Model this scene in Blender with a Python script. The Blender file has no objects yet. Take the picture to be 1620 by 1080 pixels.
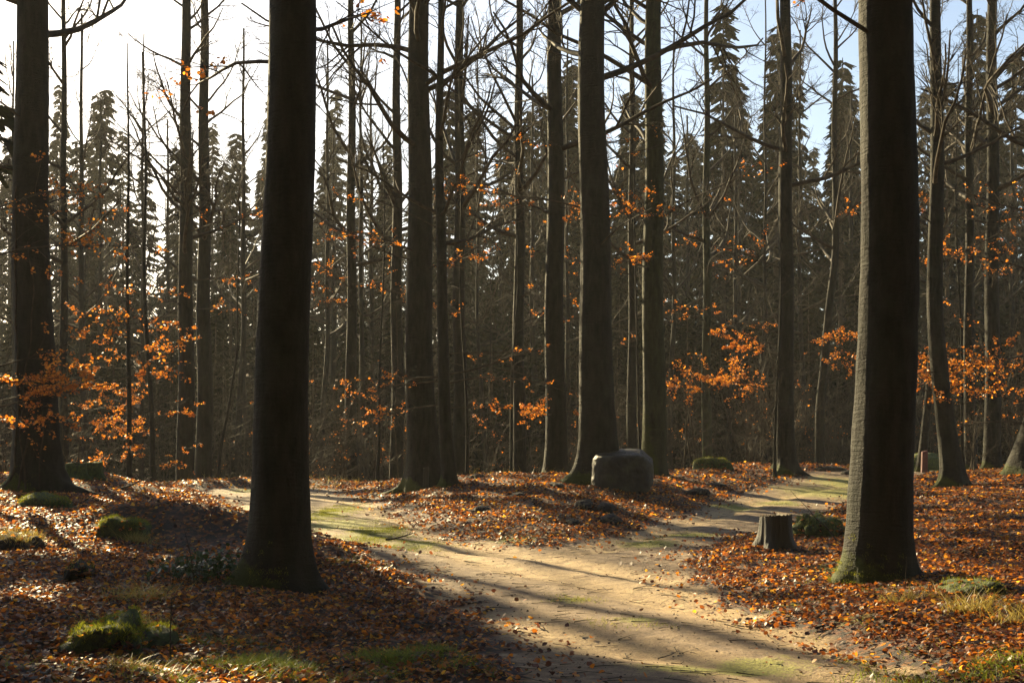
import bpy, math
import numpy as np
R = math.radians
SC = bpy.context.scene
COL = SC.collection
F, CX, HY, CH = 2000.0, 810.0, 690.0, 1.7      # focal length in photo pixels, centre column, horizon row, eye height
SUN_AZ, SUN_EL = R(30), R(21)                  # sun stands behind the scene, to the left
rng = np.random.default_rng(7)

# ------------------------------------------------------------------ materials
def mat(name, rough=0.8):
    m = bpy.data.materials.new(name); m.use_nodes = True
    nt = m.node_tree; b = nt.nodes['Principled BSDF']; b.inputs['Roughness'].default_value = rough
    return m, nt, b
def N(nt, t, **kw):
    n = nt.nodes.new(t)
    for k, v in kw.items():
        if k in n.inputs: n.inputs[k].default_value = v
        else: setattr(n, k, v)
    return n
def ramp(nt, fac, stops, interp='LINEAR'):
    r = nt.nodes.new('ShaderNodeValToRGB'); e = r.color_ramp.elements; r.color_ramp.interpolation = interp
    while len(e) < len(stops): e.new(0.5)
    for el, (p, c) in zip(e, stops): el.position = p; el.color = (*c, 1) if len(c) == 3 else c
    nt.links.new(fac, r.inputs[0]); return r.outputs[0]
def noise(nt, vec, scale, detail=4, rough=.55, dist=0.0):
    n = N(nt, 'ShaderNodeTexNoise', Scale=scale, Detail=detail, Roughness=rough, Distortion=dist)
    nt.links.new(vec, n.inputs['Vector']); return n.outputs['Fac']
def objco(nt, scale=(1, 1, 1)):
    t = nt.nodes.new('ShaderNodeTexCoord'); m = nt.nodes.new('ShaderNodeMapping')
    m.inputs['Scale'].default_value = scale; nt.links.new(t.outputs['Object'], m.inputs[0]); return m.outputs[0]
def mix(nt, fac, a, b, blend='MIX'):
    n = nt.nodes.new('ShaderNodeMix'); n.data_type = 'RGBA'; n.blend_type = blend
    for s, v in ((n.inputs[0], fac), (n.inputs[6], a), (n.inputs[7], b)):
        if hasattr(v, 'links') or hasattr(v, 'is_linked'): nt.links.new(v, s)
        else: s.default_value = v if not isinstance(v, tuple) else (*v, 1)
    return n.outputs[2]
def bump(nt, h, b, strength=.6, dist=.02):
    n = N(nt, 'ShaderNodeBump', Strength=strength, Distance=dist)
    nt.links.new(h, n.inputs['Height']); nt.links.new(n.outputs[0], b.inputs['Normal']); return n
def math_(nt, op, a, b=0.0, clamp=False):
    n = nt.nodes.new('ShaderNodeMath'); n.operation = op; n.use_clamp = clamp
    for s, v in ((n.inputs[0], a), (n.inputs[1], b)):
        if hasattr(v, 'is_linked'): nt.links.new(v, s)
        else: s.default_value = v
    return n.outputs[0]

def bark_mat(name, c0, c1, moss_h=0.5, moss_amt=.6, bscale=1.0, wet=.55):
    m, nt, b = mat(name, .8); b.inputs['Specular IOR Level'].default_value = .15
    v = objco(nt, (1, 1, .22)); v2 = objco(nt)
    n1 = noise(nt, v, 9, 6, .6); n2 = noise(nt, v2, 2.2, 4)
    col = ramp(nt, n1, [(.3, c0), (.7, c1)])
    lich = ramp(nt, n2, [(.5, (0, 0, 0)), (.72, (.55, .55, .55))])
    col = mix(nt, lich, col, (.028, .034, .02))
    z = nt.nodes.new('ShaderNodeSeparateXYZ'); t = nt.nodes.new('ShaderNodeTexCoord'); nt.links.new(t.outputs['Object'], z.inputs[0])
    f = math_(nt, 'SUBTRACT', 1.0, math_(nt, 'DIVIDE', z.outputs[2], moss_h), True)
    side = math_(nt, 'ADD', .5, math_(nt, 'MULTIPLY', z.outputs[0], -1.6), True); f = math_(nt, 'SUBTRACT', f, math_(nt, 'MULTIPLY', math_(nt, 'SUBTRACT', 1.0, side), .9))
    nf = noise(nt, v2, 8, 7, .7)
    f = math_(nt, 'MULTIPLY', math_(nt, 'SUBTRACT', math_(nt, 'ADD', f, nf), .78, True), 9 * moss_amt, True)
    col = mix(nt, f, col, (.05, .06, .009))
    nt.links.new(col, b.inputs['Base Color'])
    rip = noise(nt, objco(nt, (1, 1, 7)), 3.2, 5, .6, .6)
    vor = N(nt, 'ShaderNodeTexVoronoi', Scale=5.5); nt.links.new(objco(nt, (1.6, 1.6, .9)), vor.inputs[0]); knob = ramp(nt, vor.outputs['Distance'], [(0, (1, 1, 1)), (.16, (0, 0, 0))])
    h = math_(nt, 'ADD', math_(nt, 'ADD', n1, math_(nt, 'MULTIPLY', rip, 1.3)), math_(nt, 'ADD', math_(nt, 'MULTIPLY', noise(nt, objco(nt, (1, 1, 1.6)), 30, 5, .65), .6), math_(nt, 'MULTIPLY', knob, .35)))
    bump(nt, h, b, 1.0, .035 * bscale)
    return m
M = {}
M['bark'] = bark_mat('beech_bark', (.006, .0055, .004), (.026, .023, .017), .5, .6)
M['bark_green'] = bark_mat('algae_covered_bark', (.02, .022, .01), (.05, .054, .022), 3.5, .5)
M['bark_far'] = bark_mat('spruce_bark', (.04, .03, .022), (.09, .07, .05), .3, .2, 2)

m, nt, b = mat('twig_bark', .75); b.inputs['Specular IOR Level'].default_value = .12; v = objco(nt)
nt.links.new(ramp(nt, noise(nt, v, 6), [(.35, (.025, .019, .013)), (.7, (.075, .056, .038))]), b.inputs['Base Color']); M['twig'] = m

def leaf_mat(name, stops, rough=.42, trans=.4, tcol=1.6, spec=.5):
    m, nt, b = mat(name, rough); b.inputs['Specular IOR Level'].default_value = spec
    g = nt.nodes.new('ShaderNodeNewGeometry')
    col = ramp(nt, g.outputs['Random Per Island'], stops)
    nt.links.new(col, b.inputs['Base Color'])
    tr = nt.nodes.new('ShaderNodeBsdfTranslucent')
    sc = mix(nt, 1.0, col, (tcol, tcol * .93, tcol * .7), 'MULTIPLY'); nt.links.new(sc, tr.inputs[0])
    ms = nt.nodes.new('ShaderNodeMixShader'); ms.inputs[0].default_value = trans
    nt.links.new(b.outputs[0], ms.inputs[1]); nt.links.new(tr.outputs[0], ms.inputs[2])
    nt.links.new(ms.outputs[0], nt.nodes['Material Output'].inputs[0]); return m
M['litter'] = leaf_mat('fallen_beech_leaves', [(0, (.016, .009, .007)), (.25, (.05, .021, .016)), (.5, (.13, .042, .018)), (.72, (.27, .085, .014)), (.9, (.42, .15, .016)), (1, (.62, .36, .05))], .5, .45, 2.0, .35)
M['scraps'] = leaf_mat('trodden_leaf_bits', [(0, (.02, .012, .008)), (.6, (.06, .03, .018)), (.9, (.15, .06, .03)), (1, (.4, .17, .05))], .7, .1, 1.2, .2)
M['branch_leaf'] = leaf_mat('clinging_orange_leaves', [(0, (.22, .065, .012)), (.5, (.46, .15, .02)), (1, (.66, .30, .04))], .5, .55)
M['grass'] = leaf_mat('green_grass', [(0, (.07, .10, .012)), (.6, (.14, .19, .02)), (1, (.26, .26, .04))], .5, .45, 1.5, .35)
M['dry_grass'] = leaf_mat('straw_grass', [(0, (.22, .17, .04)), (.6, (.34, .27, .08)), (1, (.40, .34, .14))], .5, .4, 1.3, .4)
M['moss_fuzz'] = leaf_mat('moss_fronds', [(0, (.06, .085, .009)), (.6, (.15, .17, .018)), (1, (.27, .26, .03))], .7, .5, 1.7, .2)
M['holly'] = leaf_mat('glossy_evergreen_leaf', [(0, (.014, .035, .010)), (1, (.05, .095, .022))], .42, .25, 1.3, .45)
M['needle'] = leaf_mat('spruce_needles', [(0, (.007, .010, .005)), (.5, (.012, .017, .008)), (1, (.02, .025, .011))], .95, .06, 1.2, .0)

m, nt, b = mat('moss', .9); v = objco(nt)
nt.links.new(ramp(nt, noise(nt, v, 14, 6), [(.3, (.022, .022, .008)), (.5, (.05, .07, .01)), (.75, (.11, .13, .018))]), b.inputs['Base Color'])  # moss tone darkened to stand in for shaded faces
bump(nt, noise(nt, v, 40, 6), b, 1, .03); M['moss'] = m
m, nt, b = mat('boulder_stone', .5); v = objco(nt); b.inputs['Specular IOR Level'].default_value = .25
c = ramp(nt, noise(nt, v, 3, 8, .65), [(.3, (.008, .007, .005)), (.5, (.026, .021, .015)), (.72, (.085, .07, .052))])
gm = ramp(nt, noise(nt, v, 1.7, 5), [(.5, (0, 0, 0)), (.68, (.6, .6, .6))])
nt.links.new(mix(nt, gm, c, (.04, .042, .015)), b.inputs['Base Color'])
bump(nt, noise(nt, v, 7, 10, .7), b, .9, .04); M['stone'] = m
m, nt, b = mat('stump_wood', .7); v = objco(nt, (1, 1, .1))
n1 = noise(nt, v, 22, 6, .65)
nt.links.new(ramp(nt, n1, [(.3, (.009, .007, .004)), (.6, (.028, .021, .011)), (.8, (.06, .045, .024))]), b.inputs['Base Color'])
bump(nt, n1, b, 1, .04); M['stump'] = m
m, nt, b = mat('cut_wood', .75); v = objco(nt)
w = N(nt, 'ShaderNodeTexWave', Scale=9.0, Distortion=2.5, Detail=3.0); w.wave_type = 'RINGS'; w.rings_direction = 'Z'; nt.links.new(v, w.inputs[0])
nt.links.new(ramp(nt, w.outputs['Fac'], [(0, (.10, .075, .045)), (1, (.22, .17, .10))]), b.inputs['Base Color']); bump(nt, w.outputs['Fac'], b, .5, .01); M['cut'] = m
m, nt, b = mat('red_brown_paint', .6); v = objco(nt)
nt.links.new(ramp(nt, noise(nt, v, 9), [(.3, (.10, .022, .016)), (.7, (.17, .04, .03))]), b.inputs['Base Color']); M['redpost'] = m
m, nt, b = mat('dark_soil', .95); v = objco(nt)
nt.links.new(ramp(nt, noise(nt, v, 10, 6), [(.3, (.012, .009, .006)), (.7, (.045, .032, .022))]), b.inputs['Base Color']); bump(nt, noise(nt, v, 20, 6), b, 1, .05); M['soil'] = m

# ------------------------------------------------------------------ terrain
def sstep(a, b_, x):
    t = np.clip((x - a) / (b_ - a), 0, 1); return t * t * (3 - 2 * t)
class Waves:
    def __init__(s, seed, lam, n=9):
        r = np.random.default_rng(seed); a = r.uniform(0, 2 * np.pi, n); k = 2 * np.pi / (lam * r.uniform(.7, 1.5, n))
        s.kx, s.ky, s.p, s.n = k * np.cos(a), k * np.sin(a), r.uniform(0, 7, n), n
    def __call__(s, x, y):
        o = 0
        for i in range(s.n): o = o + np.sin(x * s.kx[i] + y * s.ky[i] + s.p[i])
        return o / math.sqrt(s.n)
FEET = [(-2.6, 14.1), (4.3, 14.75), (2.2, 31.3), (-10.6, 28.5), (8.9, 25.5)]
W6, W2, W1, W04 = Waves(1, 7), Waves(2, 2.4), Waves(3, 1.0), Waves(4, .42)
WP, WM, WL = Waves(5, 3.0), Waves(6, .9), Waves(8, 1.6)
def zbase(x, y): return .45 * sstep(22, 45, y) * sstep(-4, 6, x)
def flat_pt(px, py):
    d = 20.0
    for _ in range(40):
        d = .5 * d + .5 * (CH - zbase((px - CX) * d / F, d)) * F / (py - HY)
    return ((px - CX) * d / F, d)
PATH_PX = [(930, 1700), (900, 1200), (862, 1100), (832, 1048), (775, 990), (705, 942), (645, 908), (585, 882), (520, 858), (470, 845), (425, 833),
           (392, 820), (366, 800), (340, 786), (300, 779), (330, 774), (400, 771), (480, 770), (530, 778), (600, 800), (660, 828), (720, 851), (790, 862), (860, 866), (930, 861),
           (1000, 845), (1050, 825), (1110, 805), (1170, 785), (1230, 766), (1300, 750), (1400, 743), (1490, 738), (1530, 739), (1505, 749), (1440, 758),
           (1400, 772), (1345, 796), (1290, 815), (1200, 842), (1130, 862), (1076, 885), (1082, 905), (1110, 930), (1160, 955), (1230, 985),
           (1320, 1020), (1420, 1055), (1500, 1085), (1700, 1180), (2300, 1500), (2600, 1900)]
PATH = np.array([flat_pt(*p) for p in PATH_PX])
def sdist(x, y):
    """signed distance to the track's edge: positive outside it"""
    x = np.asarray(x, float).ravel(); y = np.asarray(y, float).ravel()
    d = np.full(x.shape, 1e9); ins = np.zeros(x.shape, bool)
    for (ax, ay), (bx, by) in zip(PATH, np.roll(PATH, -1, 0)):
        ex, ey = bx - ax, by - ay
        t = np.clip(((x - ax) * ex + (y - ay) * ey) / (ex * ex + ey * ey + 1e-9), 0, 1)
        d = np.minimum(d, (x - ax - t * ex) ** 2 + (y - ay - t * ey) ** 2)
        if abs(ey) > 1e-9:
            c = ((ay > y) != (by > y)) & (x < ex * (y - ay) / ey + ax); ins ^= c
    d = np.sqrt(d); return np.where(ins, -d, d)
RUTS = [np.array([flat_pt(*p) for p in q]) for q in (
    [(350, 792), (420, 812), (500, 848), (600, 862), (720, 880), (850, 905), (980, 932), (1100, 962), (1250, 1000), (1400, 1045), (1560, 1110)],
    [(480, 780), (560, 795), (640, 822), (740, 862), (880, 885), (1020, 912), (1130, 950), (1220, 985)],
    [(1400, 757), (1280, 775), (1180, 800), (1080, 830), (960, 868), (840, 880), (700, 868)],
    [(690, 950), (820, 985), (960, 1020), (1150, 1050), (1350, 1090)])]
def rut_dist(x, y):
    sh = np.shape(x); x = np.ravel(x); y = np.ravel(y); d = np.full(x.shape, 1e9)
    for r_ in RUTS:
        for (ax, ay), (bx, by) in zip(r_[:-1], r_[1:]):
            ex, ey = bx - ax, by - ay; t = np.clip(((x - ax) * ex + (y - ay) * ey) / (ex * ex + ey * ey), 0, 1)
            d = np.minimum(d, (x - ax - t * ex) ** 2 + (y - ay - t * ey) ** 2)
    return np.sqrt(d).reshape(sh)
def gauss(x, y, cx, cy, sx, sy): return np.exp(-((x - cx) / sx) ** 2 - ((y - cy) / sy) ** 2)
def Hd(x, y, d):
    x = np.asarray(x, float); y = np.asarray(y, float)
    left = sstep(1.0, -4.0, x - .02 * y)
    mid = gauss(x, y, .5, 33, 8, 9)
    amp = .16 + .34 * left * sstep(15, 33, y) + .36 * mid + .22 * sstep(4, 9, x) * sstep(13, 34, y)
    out = sstep(-.25, 5.0, d)
    edge = .10 * sstep(-.1, .9, d)
    z = zbase(x, y) + out * amp + edge
    yc = 30 + 9 * sstep(2, 10, x)
    z = z - out * 2.9 * sstep(0, 30, y - yc) * sstep(.3, 5, d + .15 * np.maximum(0, y - 42))
    z = z + .34 * out * gauss(x, y, -10.0, 32.0, 2.6, 4.0) + .12 * gauss(x, y, 10, 42, 4, 3)
    z = z + .55 * gauss(x, y, -4.9, 18.7, 1.8, .75) - .12 * gauss(x, y, -4.2, 16.6, 1.6, .8) + .14 * gauss(x, y, -2.1, 17.6, 1.0, 1.0)
    z = z - .05 * np.exp(-(rut_dist(x, y) / .28) ** 2)
    for cx, cy in FEET: z = z + .09 * np.exp(-((x - cx) ** 2 + (y - cy) ** 2) / .55)
    z = z + 17 * sstep(105, 190, y)
    rough = sstep(0, .8, d)
    z = z + rough * (.05 * W6(x, y) + .035 * W2(x, y) + .022 * W1(x, y) + .009 * W04(x, y)) + (1 - rough) * (.012 * W2(x, y) + .004 * W04(x, y))
    return z
def H(x, y):
    x = np.asarray(x, float); y = np.asarray(y, float)
    return Hd(x, y, sdist(x, y).reshape(x.shape))
def Hs(x, y): return float(H(np.array([x]), np.array([y]))[0])
_dd = np.arange(6, 75, .05)
def G(px, py):
    """where the sight line through a photo pixel meets the ground"""
    x = (px - CX) * _dd / F; z = CH - (py - HY) * _dd / F
    k = np.argmax(H(x, _dd) >= z) if (H(x, _dd) >= z).any() else len(_dd) - 1
    return np.array([x[k], _dd[k], Hs(x[k], _dd[k])])
def at(px, d):
    x = (px - CX) * d / F; return np.array([x, d, Hs(x, d)])

def mesh(name, V, Fc, m, parent=None, smooth=True, loc=None):
    me = bpy.data.meshes.new(name)
    V = np.asarray(V, np.float32).reshape(-1, 3)
    if isinstance(Fc, np.ndarray):
        n, k = Fc.shape
        me.vertices.add(len(V)); me.vertices.foreach_set('co', V.ravel())
        me.loops.add(n * k); me.loops.foreach_set('vertex_index', Fc.astype(np.int32).ravel())
        me.polygons.add(n); me.polygons.foreach_set('loop_start', np.arange(0, n * k, k, dtype=np.int32))
        me.update(calc_edges=True)
    else: me.from_pydata(V.tolist(), [], Fc); me.update()
    if smooth: me.shade_smooth()
    me.materials.append(M[m] if isinstance(m, str) else m)
    o = bpy.data.objects.new(name, me); COL.objects.link(o)
    if parent: o.parent = parent
    if loc is not None: o.location = loc
    return o
def thing(name, label, cat, loc=(0, 0, 0), group=None, rz=0):
    o = bpy.data.objects.new(name, None); COL.objects.link(o); o.location = loc; o.rotation_euler = (0, 0, rz)
    o.empty_display_size = .2
    return tag(o, label, cat, group)
def tag(o, label=None, cat=None, group=None, kind=None):
    if label: o['label'] = label
    if cat: o['category'] = cat
    if group: o['group'] = group
    if kind: o['kind'] = kind
    return o
def grid_faces(nr, nc, wrap=False):
    i = np.arange(nr - 1)[:, None]; j = np.arange(nc if wrap else nc - 1)[None, :]; j2 = (j + 1) % nc
    return np.stack([i * nc + j, i * nc + j2, (i + 1) * nc + j2, (i + 1) * nc + j], -1).reshape(-1, 4)

xs = np.concatenate([-np.geomspace(300, 16, 45), np.linspace(-15.9, 15.9, 250), np.geomspace(16, 300, 45)])
ys = np.concatenate([np.linspace(-200, 4, 30), np.linspace(4.3, 24, 200), np.linspace(24.15, 50, 150), np.geomspace(50.5, 300, 70)])
X, Y = np.meshgrid(xs, ys); D = sdist(X, Y).reshape(X.shape); Z = Hd(X, Y, D)
ground = mesh('ground', np.stack([X, Y, Z], -1), grid_faces(len(ys), len(xs)), M['soil'])
tag(ground, kind='structure')
def moss_field(x, y, d):
    f = np.zeros(np.shape(x))
    for px, py, sx, sy in MOSS:
        cx, cy = flat_pt(px, py); f = np.maximum(f, gauss(x, y, cx, cy, sx, sy))
    f = f + .55 * np.maximum(0, WL(x, y) * .5) * np.exp(-((d + .4) / .5) ** 2)
    return f
MOSS = [(520, 812, .55, 3.2), (590, 842, .6, 2.4), (650, 862, .5, 1.2), (540, 828, .8, 2), (1020, 858, .5, .8), (1090, 845, .6, .8), (1170, 802, .6, 1.0), (1235, 795, .6, 1.0), (1310, 778, 1.5, 3), (1345, 765, 1.4, 3),
        (900, 948, .18, .25), (1010, 984, .25, .25), (1100, 1055, .6, .4), (1200, 1050, .5, .4), (1350, 996, .18, .2), (400, 776, .8, 2), (1480, 744, 2, 3),
        (340, 940, .6, .25), (1290, 925, .5, .3), (820, 856, .5, .8), (1250, 960, .15, .3)]
me = ground.data
for nm, arr in (('track', sstep(.28, -.28, D + .12 * WM(X, Y))), ('mossy', np.clip(moss_field(X, Y, D), 0, 1)), ('worn', np.exp(-((rut_dist(X, Y) + .06 * WM(X, Y)) / .38) ** 2))):
    a = me.attributes.new(nm, 'FLOAT', 'POINT'); a.data.foreach_set('value', arr.ravel().astype(np.float32))
m, nt, b = mat('forest_floor_and_track', .85); v = objco(nt)
def attr(n): a = nt.nodes.new('ShaderNodeAttribute'); a.attribute_name = n; return a.outputs['Fac']
n_big = noise(nt, v, .8, 5); n_mid = noise(nt, v, 5, 8, .65); n_fine = noise(nt, v, 45, 6, .7)
sand = ramp(nt, n_mid, [(.25, (.27, .17, .085)), (.5, (.47, .32, .16)), (.8, (.58, .42, .21))])
wornf = math_(nt, 'MULTIPLY', math_(nt, 'SUBTRACT', math_(nt, 'ADD', attr('worn'), math_(nt, 'MULTIPLY', n_big, .6)), .35), 1.4, True)
rough_s = ramp(nt, math_(nt, 'ADD', math_(nt, 'MULTIPLY', n_mid, .6), math_(nt, 'MULTIPLY', noise(nt, v, 2.3, 6, .7), .4)), [(.36, (.09, .052, .03)), (.5, (.24, .155, .085)), (.66, (.37, .26, .145))])
sand = mix(nt, wornf, rough_s, sand)
sand = mix(nt, ramp(nt, n_fine, [(.36, (.9, .9, .9)), (.47, (0, 0, 0))]), sand, (.09, .055, .032))
vo = N(nt, 'ShaderNodeTexVoronoi', Scale=38.0); nt.links.new(v, vo.inputs[0])
peb = ramp(nt, vo.outputs['Distance'], [(.0, (1, 1, 1)), (.22, (0, 0, 0))])
pebsel = math_(nt, 'MULTIPLY', peb, ramp(nt, noise(nt, v, 3.0, 3), [(.5, (0, 0, 0)), (.65, (1, 1, 1))]))
sand = mix(nt, pebsel, sand, (.09, .06, .045))
mossc = ramp(nt, n_fine, [(.35, (.13, .10, .03)), (.5, (.24, .23, .035)), (.7, (.42, .40, .07))])
mf = math_(nt, 'MULTIPLY', math_(nt, 'SUBTRACT', math_(nt, 'ADD', attr('mossy'), math_(nt, 'ADD', math_(nt, 'MULTIPLY', n_mid, 1.5), math_(nt, 'MULTIPLY', n_fine, 1.3))), 1.82), 2.4, True)
vl = N(nt, 'ShaderNodeTexVoronoi', Scale=16.0, Randomness=1.0); nt.links.new(v, vl.inputs[0])
sp = nt.nodes.new('ShaderNodeSeparateColor'); nt.links.new(vl.outputs['Color'], sp.inputs[0])
lit = ramp(nt, sp.outputs[0], [(0, (.02, .012, .008)), (.35, (.05, .024, .016)), (.6, (.13, .045, .02)), (.8, (.28, .09, .02)), (1, (.42, .18, .04))])
lit = mix(nt, ramp(nt, n_mid, [(.4, (.75, .75, .75)), (.6, (.15, .15, .15))]), lit, (.025, .017, .011))
trk = math_(nt, 'MULTIPLY', math_(nt, 'SUBTRACT', math_(nt, 'ADD', attr('track'), math_(nt, 'MULTIPLY', n_mid, .7)), .65), 3.0, True)
base = mix(nt, trk, lit, sand)
base = mix(nt, mf, base, mossc)
nt.links.new(base, b.inputs['Base Color'])
hh = math_(nt, 'ADD', math_(nt, 'MULTIPLY', n_mid, 1.2), math_(nt, 'ADD', math_(nt, 'MULTIPLY', n_fine, .45), math_(nt, 'MULTIPLY', pebsel, .35)))
bump(nt, hh, b, 1.0, .06)
me.materials.clear(); me.materials.append(m)

# ------------------------------------------------------------------ scattered ground cover
def leaves_mesh(P, size, tilt, rg, lift=.012, aspect=.62):
    n = len(P)
    t = np.array([[-1, 0, 0], [-.35, .5, .2], [.4, .46, .2], [1, 0, 0], [.4, -.46, .2], [-.35, -.5, .2]])
    loc = np.repeat(t[None], n, 0); s = (size * rg.uniform(.5, 1.5, n))[:, None]
    fold = rg.uniform(-.3, 1.6, n)[:, None]; curl = rg.uniform(-.4, .9, n)[:, None]
    x = loc[..., 0] * s * .5; y = loc[..., 1] * s * aspect * 1.3
    z = loc[..., 2] * fold * s * .6 + curl * (loc[..., 0] ** 2) * s * .28
    a = rg.uniform(0, 2 * np.pi, n); tx = rg.normal(0, tilt, n); ty = rg.normal(0, tilt, n)
    def rot(u, w, an): c, sn = np.cos(an)[:, None], np.sin(an)[:, None]; return u * c - w * sn, u * sn + w * c
    y, z = rot(y, z, tx); x, z = rot(x, z, ty); x, y = rot(x, y, a)
    V = np.stack([x, y, z], -1) + P[:, None, :]
    V[..., 2] += (lift + s * .12)
    b0 = (np.arange(n) * 6)[:, None]
    Fq = np.concatenate([b0 + [0, 3, 2, 1], b0 + [0, 5, 4, 3]])
    return V.reshape(-1, 3), Fq
def litter_density(x, y, d):
    f = sstep(-.15, .55, d + .25 * WM(x, y))
    f = f * (1 - .85 * np.clip(gauss(x, y, -4.3, 17.9, 1.5, .8), 0, 1)) * (1 - .55 * np.clip(moss_field(x, y, d), 0, 1))
    f = f * np.clip(.85 + .35 * WL(x, y), .35, 1)
    f = np.maximum(f, .07 * np.exp(-((d + .2) / .35) ** 2)); return np.maximum(f, .002 * (d <= 0))
allV, allF, off = [], [], 0
for y0, y1, dens, sz in ((6.5, 11, 1600, .039), (11, 16, 1200, .041), (16, 23, 620, .048), (23, 32, 300, .058), (32, 45, 130, .075), (45, 64, 22, .11)):
    w = lambda yy: .43 * yy + 1.2
    area = (w(y0) + w(y1)) * (y1 - y0); n = int(area * dens)
    yy = rng.uniform(y0, y1, n); xx = rng.uniform(-1, 1, n) * w(yy)
    d = sdist(xx, yy); keep = rng.uniform(0, 1, n) < litter_density(xx, yy, d)
    xx, yy, d = xx[keep], yy[keep], d[keep]
    P = np.stack([xx, yy, Hd(xx, yy, d) + rng.uniform(0, .02, len(xx))], -1)
    V, Fq = leaves_mesh(P, sz, .42, rng); allV.append(V); allF.append(Fq + off); off += len(V)
tag(mesh('leaf_litter', np.concatenate(allV), np.concatenate(allF), 'litter', smooth=False), kind='stuff')

def blades(P, h, width, bend, rg, spread=.5, K=4):
    n = len(P); a = rg.uniform(0, 2 * np.pi, n); hh = h * rg.uniform(.45, 1.15, n); be = bend * rg.uniform(.2, 1.3, n)
    lean = rg.uniform(0, spread, n); dx, dy = np.cos(a), np.sin(a); t = np.linspace(0, 1, K)
    r = hh[:, None] * (lean[:, None] * t + be[:, None] * t ** 2); z = hh[:, None] * (t - .35 * be[:, None] * t ** 2)
    c = np.stack([P[:, 0:1] + dx[:, None] * r, P[:, 1:2] + dy[:, None] * r, P[:, 2:3] + z], -1)
    wv = (width * rg.uniform(.6, 1.2, n))[:, None] * (1 - t ** 2 * .9)
    a2 = rg.uniform(0, 2 * np.pi, n); s = np.stack([np.cos(a2), np.sin(a2), np.zeros(n)], -1)[:, None, :] * wv[..., None]
    V = np.stack([c - s, c + s], 2).reshape(n, K * 2, 3)
    f = np.array([[2 * k, 2 * k + 1, 2 * k + 3, 2 * k + 2] for k in range(K - 1)])
    return V.reshape(-1, 3), (np.arange(n)[:, None, None] * K * 2 + f[None]).reshape(-1, 4)
def cat(parts):
    V, Fq, o = [], [], 0
    for v_, f_ in parts: V.append(v_); Fq.append(f_ + o); o += len(v_)
    return np.concatenate(V), np.concatenate(Fq)

def patch_blades(spots, h, w, bend, spread=.6):
    out = []
    for px, py, sx, sy, n in spots:
        c = G(px, py); x = rng.normal(c[0], sx, n); y = rng.normal(c[1], sy, n); k = (.6 * W04(x, y) + .8 * WM(x, y) + .5 * W1(x, y) + rng.normal(0, .3, n)) > -.1; x, y = x[k], y[k]
        out.append(blades(np.stack([x, y, H(x, y) - .005], -1), h, w, bend, rng, spread))
    return cat(out)
# short turf on the grassy strip and patches of the track
tag(mesh('moss_and_turf', *patch_blades([(520, 812, .33, 2.2, 15000), (590, 842, .32, 1.6, 11000), (650, 862, .3, .8, 3500), (900, 948, .16, .16, 500), (1010, 984, .25, .16, 500), (1020, 858, .4, .5, 900),
     (1090, 845, .5, .5, 900), (1170, 802, .5, .8, 1000), (1235, 795, .5, .8, 1000), (1310, 778, 1.2, 2, 1500), (1350, 996, .18, .12, 450), (400, 777, .6, 1.2, 500), (1480, 744, 1.6, 1.6, 600), (350, 940, .5, .12, 1300), (440, 942, .6, .12, 1200), (1290, 925, .35, .2, 900), (1350, 935, .4, .15, 700),
     (820, 856, .35, .4, 500), (1420, 1050, .4, .12, 600), (1250, 962, .25, .2, 400), (560, 885, .3, .3, 900), (215, 1010, .5, .25, 900), (130, 1045, .5, .2, 700), (330, 1020, .5, .2, 600)], .042, .0022, .5, .9), 'moss_fuzz'), kind='stuff')
tag(mesh('short_grass', *patch_blades([(490, 1060, .40, .18, 5200), (565, 1056, .28, .15, 2600), (640, 1075, .35, .2, 700), (370, 1085, .3, .15, 900), (1590, 1060, .35, .18, 900), (1500, 1085, .5, .15, 600), (330, 1020, .3, .1, 350), (710, 1060, .25, .12, 250), (230, 1075, .3, .1, 350), (120, 1070, .4, .15, 350)], .12, .0028, .8, .7), 'grass'), kind='stuff')
tag(mesh('dry_grass', *patch_blades([(1065, 738, .7, .8, 1500), (1100, 736, 1.0, 1, 900), (1560, 750, 3, 2, 300), (250, 762, 2.5, 2, 500), (400, 757, 2, 1, 300), (610, 757, 2, 1.5, 500), (760, 752, 2, 2, 350), (510, 765, 1.0, 1.2, 600), (1180, 730, 2, 2, 300)], .3, .0035, .8, .5), 'dry_grass'), kind='stuff')

# ------------------------------------------------------------------ tubes and branching
def tubes(P, Rr, sides=3):
    """P: M polylines of K points, Rr: radii -> verts, quads"""
    Mn, K, _ = P.shape
    T = np.gradient(P, axis=1); T /= np.linalg.norm(T, axis=-1, keepdims=True) + 1e-9
    ref = np.where(np.abs(T[:, :1, 2:3]) > .75, np.array([1., .1, 0]), np.array([.05, .1, 1.]))
    A = np.cross(T, ref); A /= np.linalg.norm(A, axis=-1, keepdims=True) + 1e-9; B = np.cross(T, A)
    an = np.arange(sides) * 2 * np.pi / sides
    V = P[:, :, None, :] + Rr[:, :, None, None] * (A[:, :, None, :] * np.cos(an)[None, None, :, None] + B[:, :, None, :] * np.sin(an)[None, None, :, None])
    f = grid_faces(K, sides, True)
    return V.reshape(-1, 3), (np.arange(Mn)[:, None, None] * K * sides + f[None]).reshape(-1, 4)
def unit(v): return v / (np.linalg.norm(v, axis=-1, keepdims=True) + 1e-9)
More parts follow.
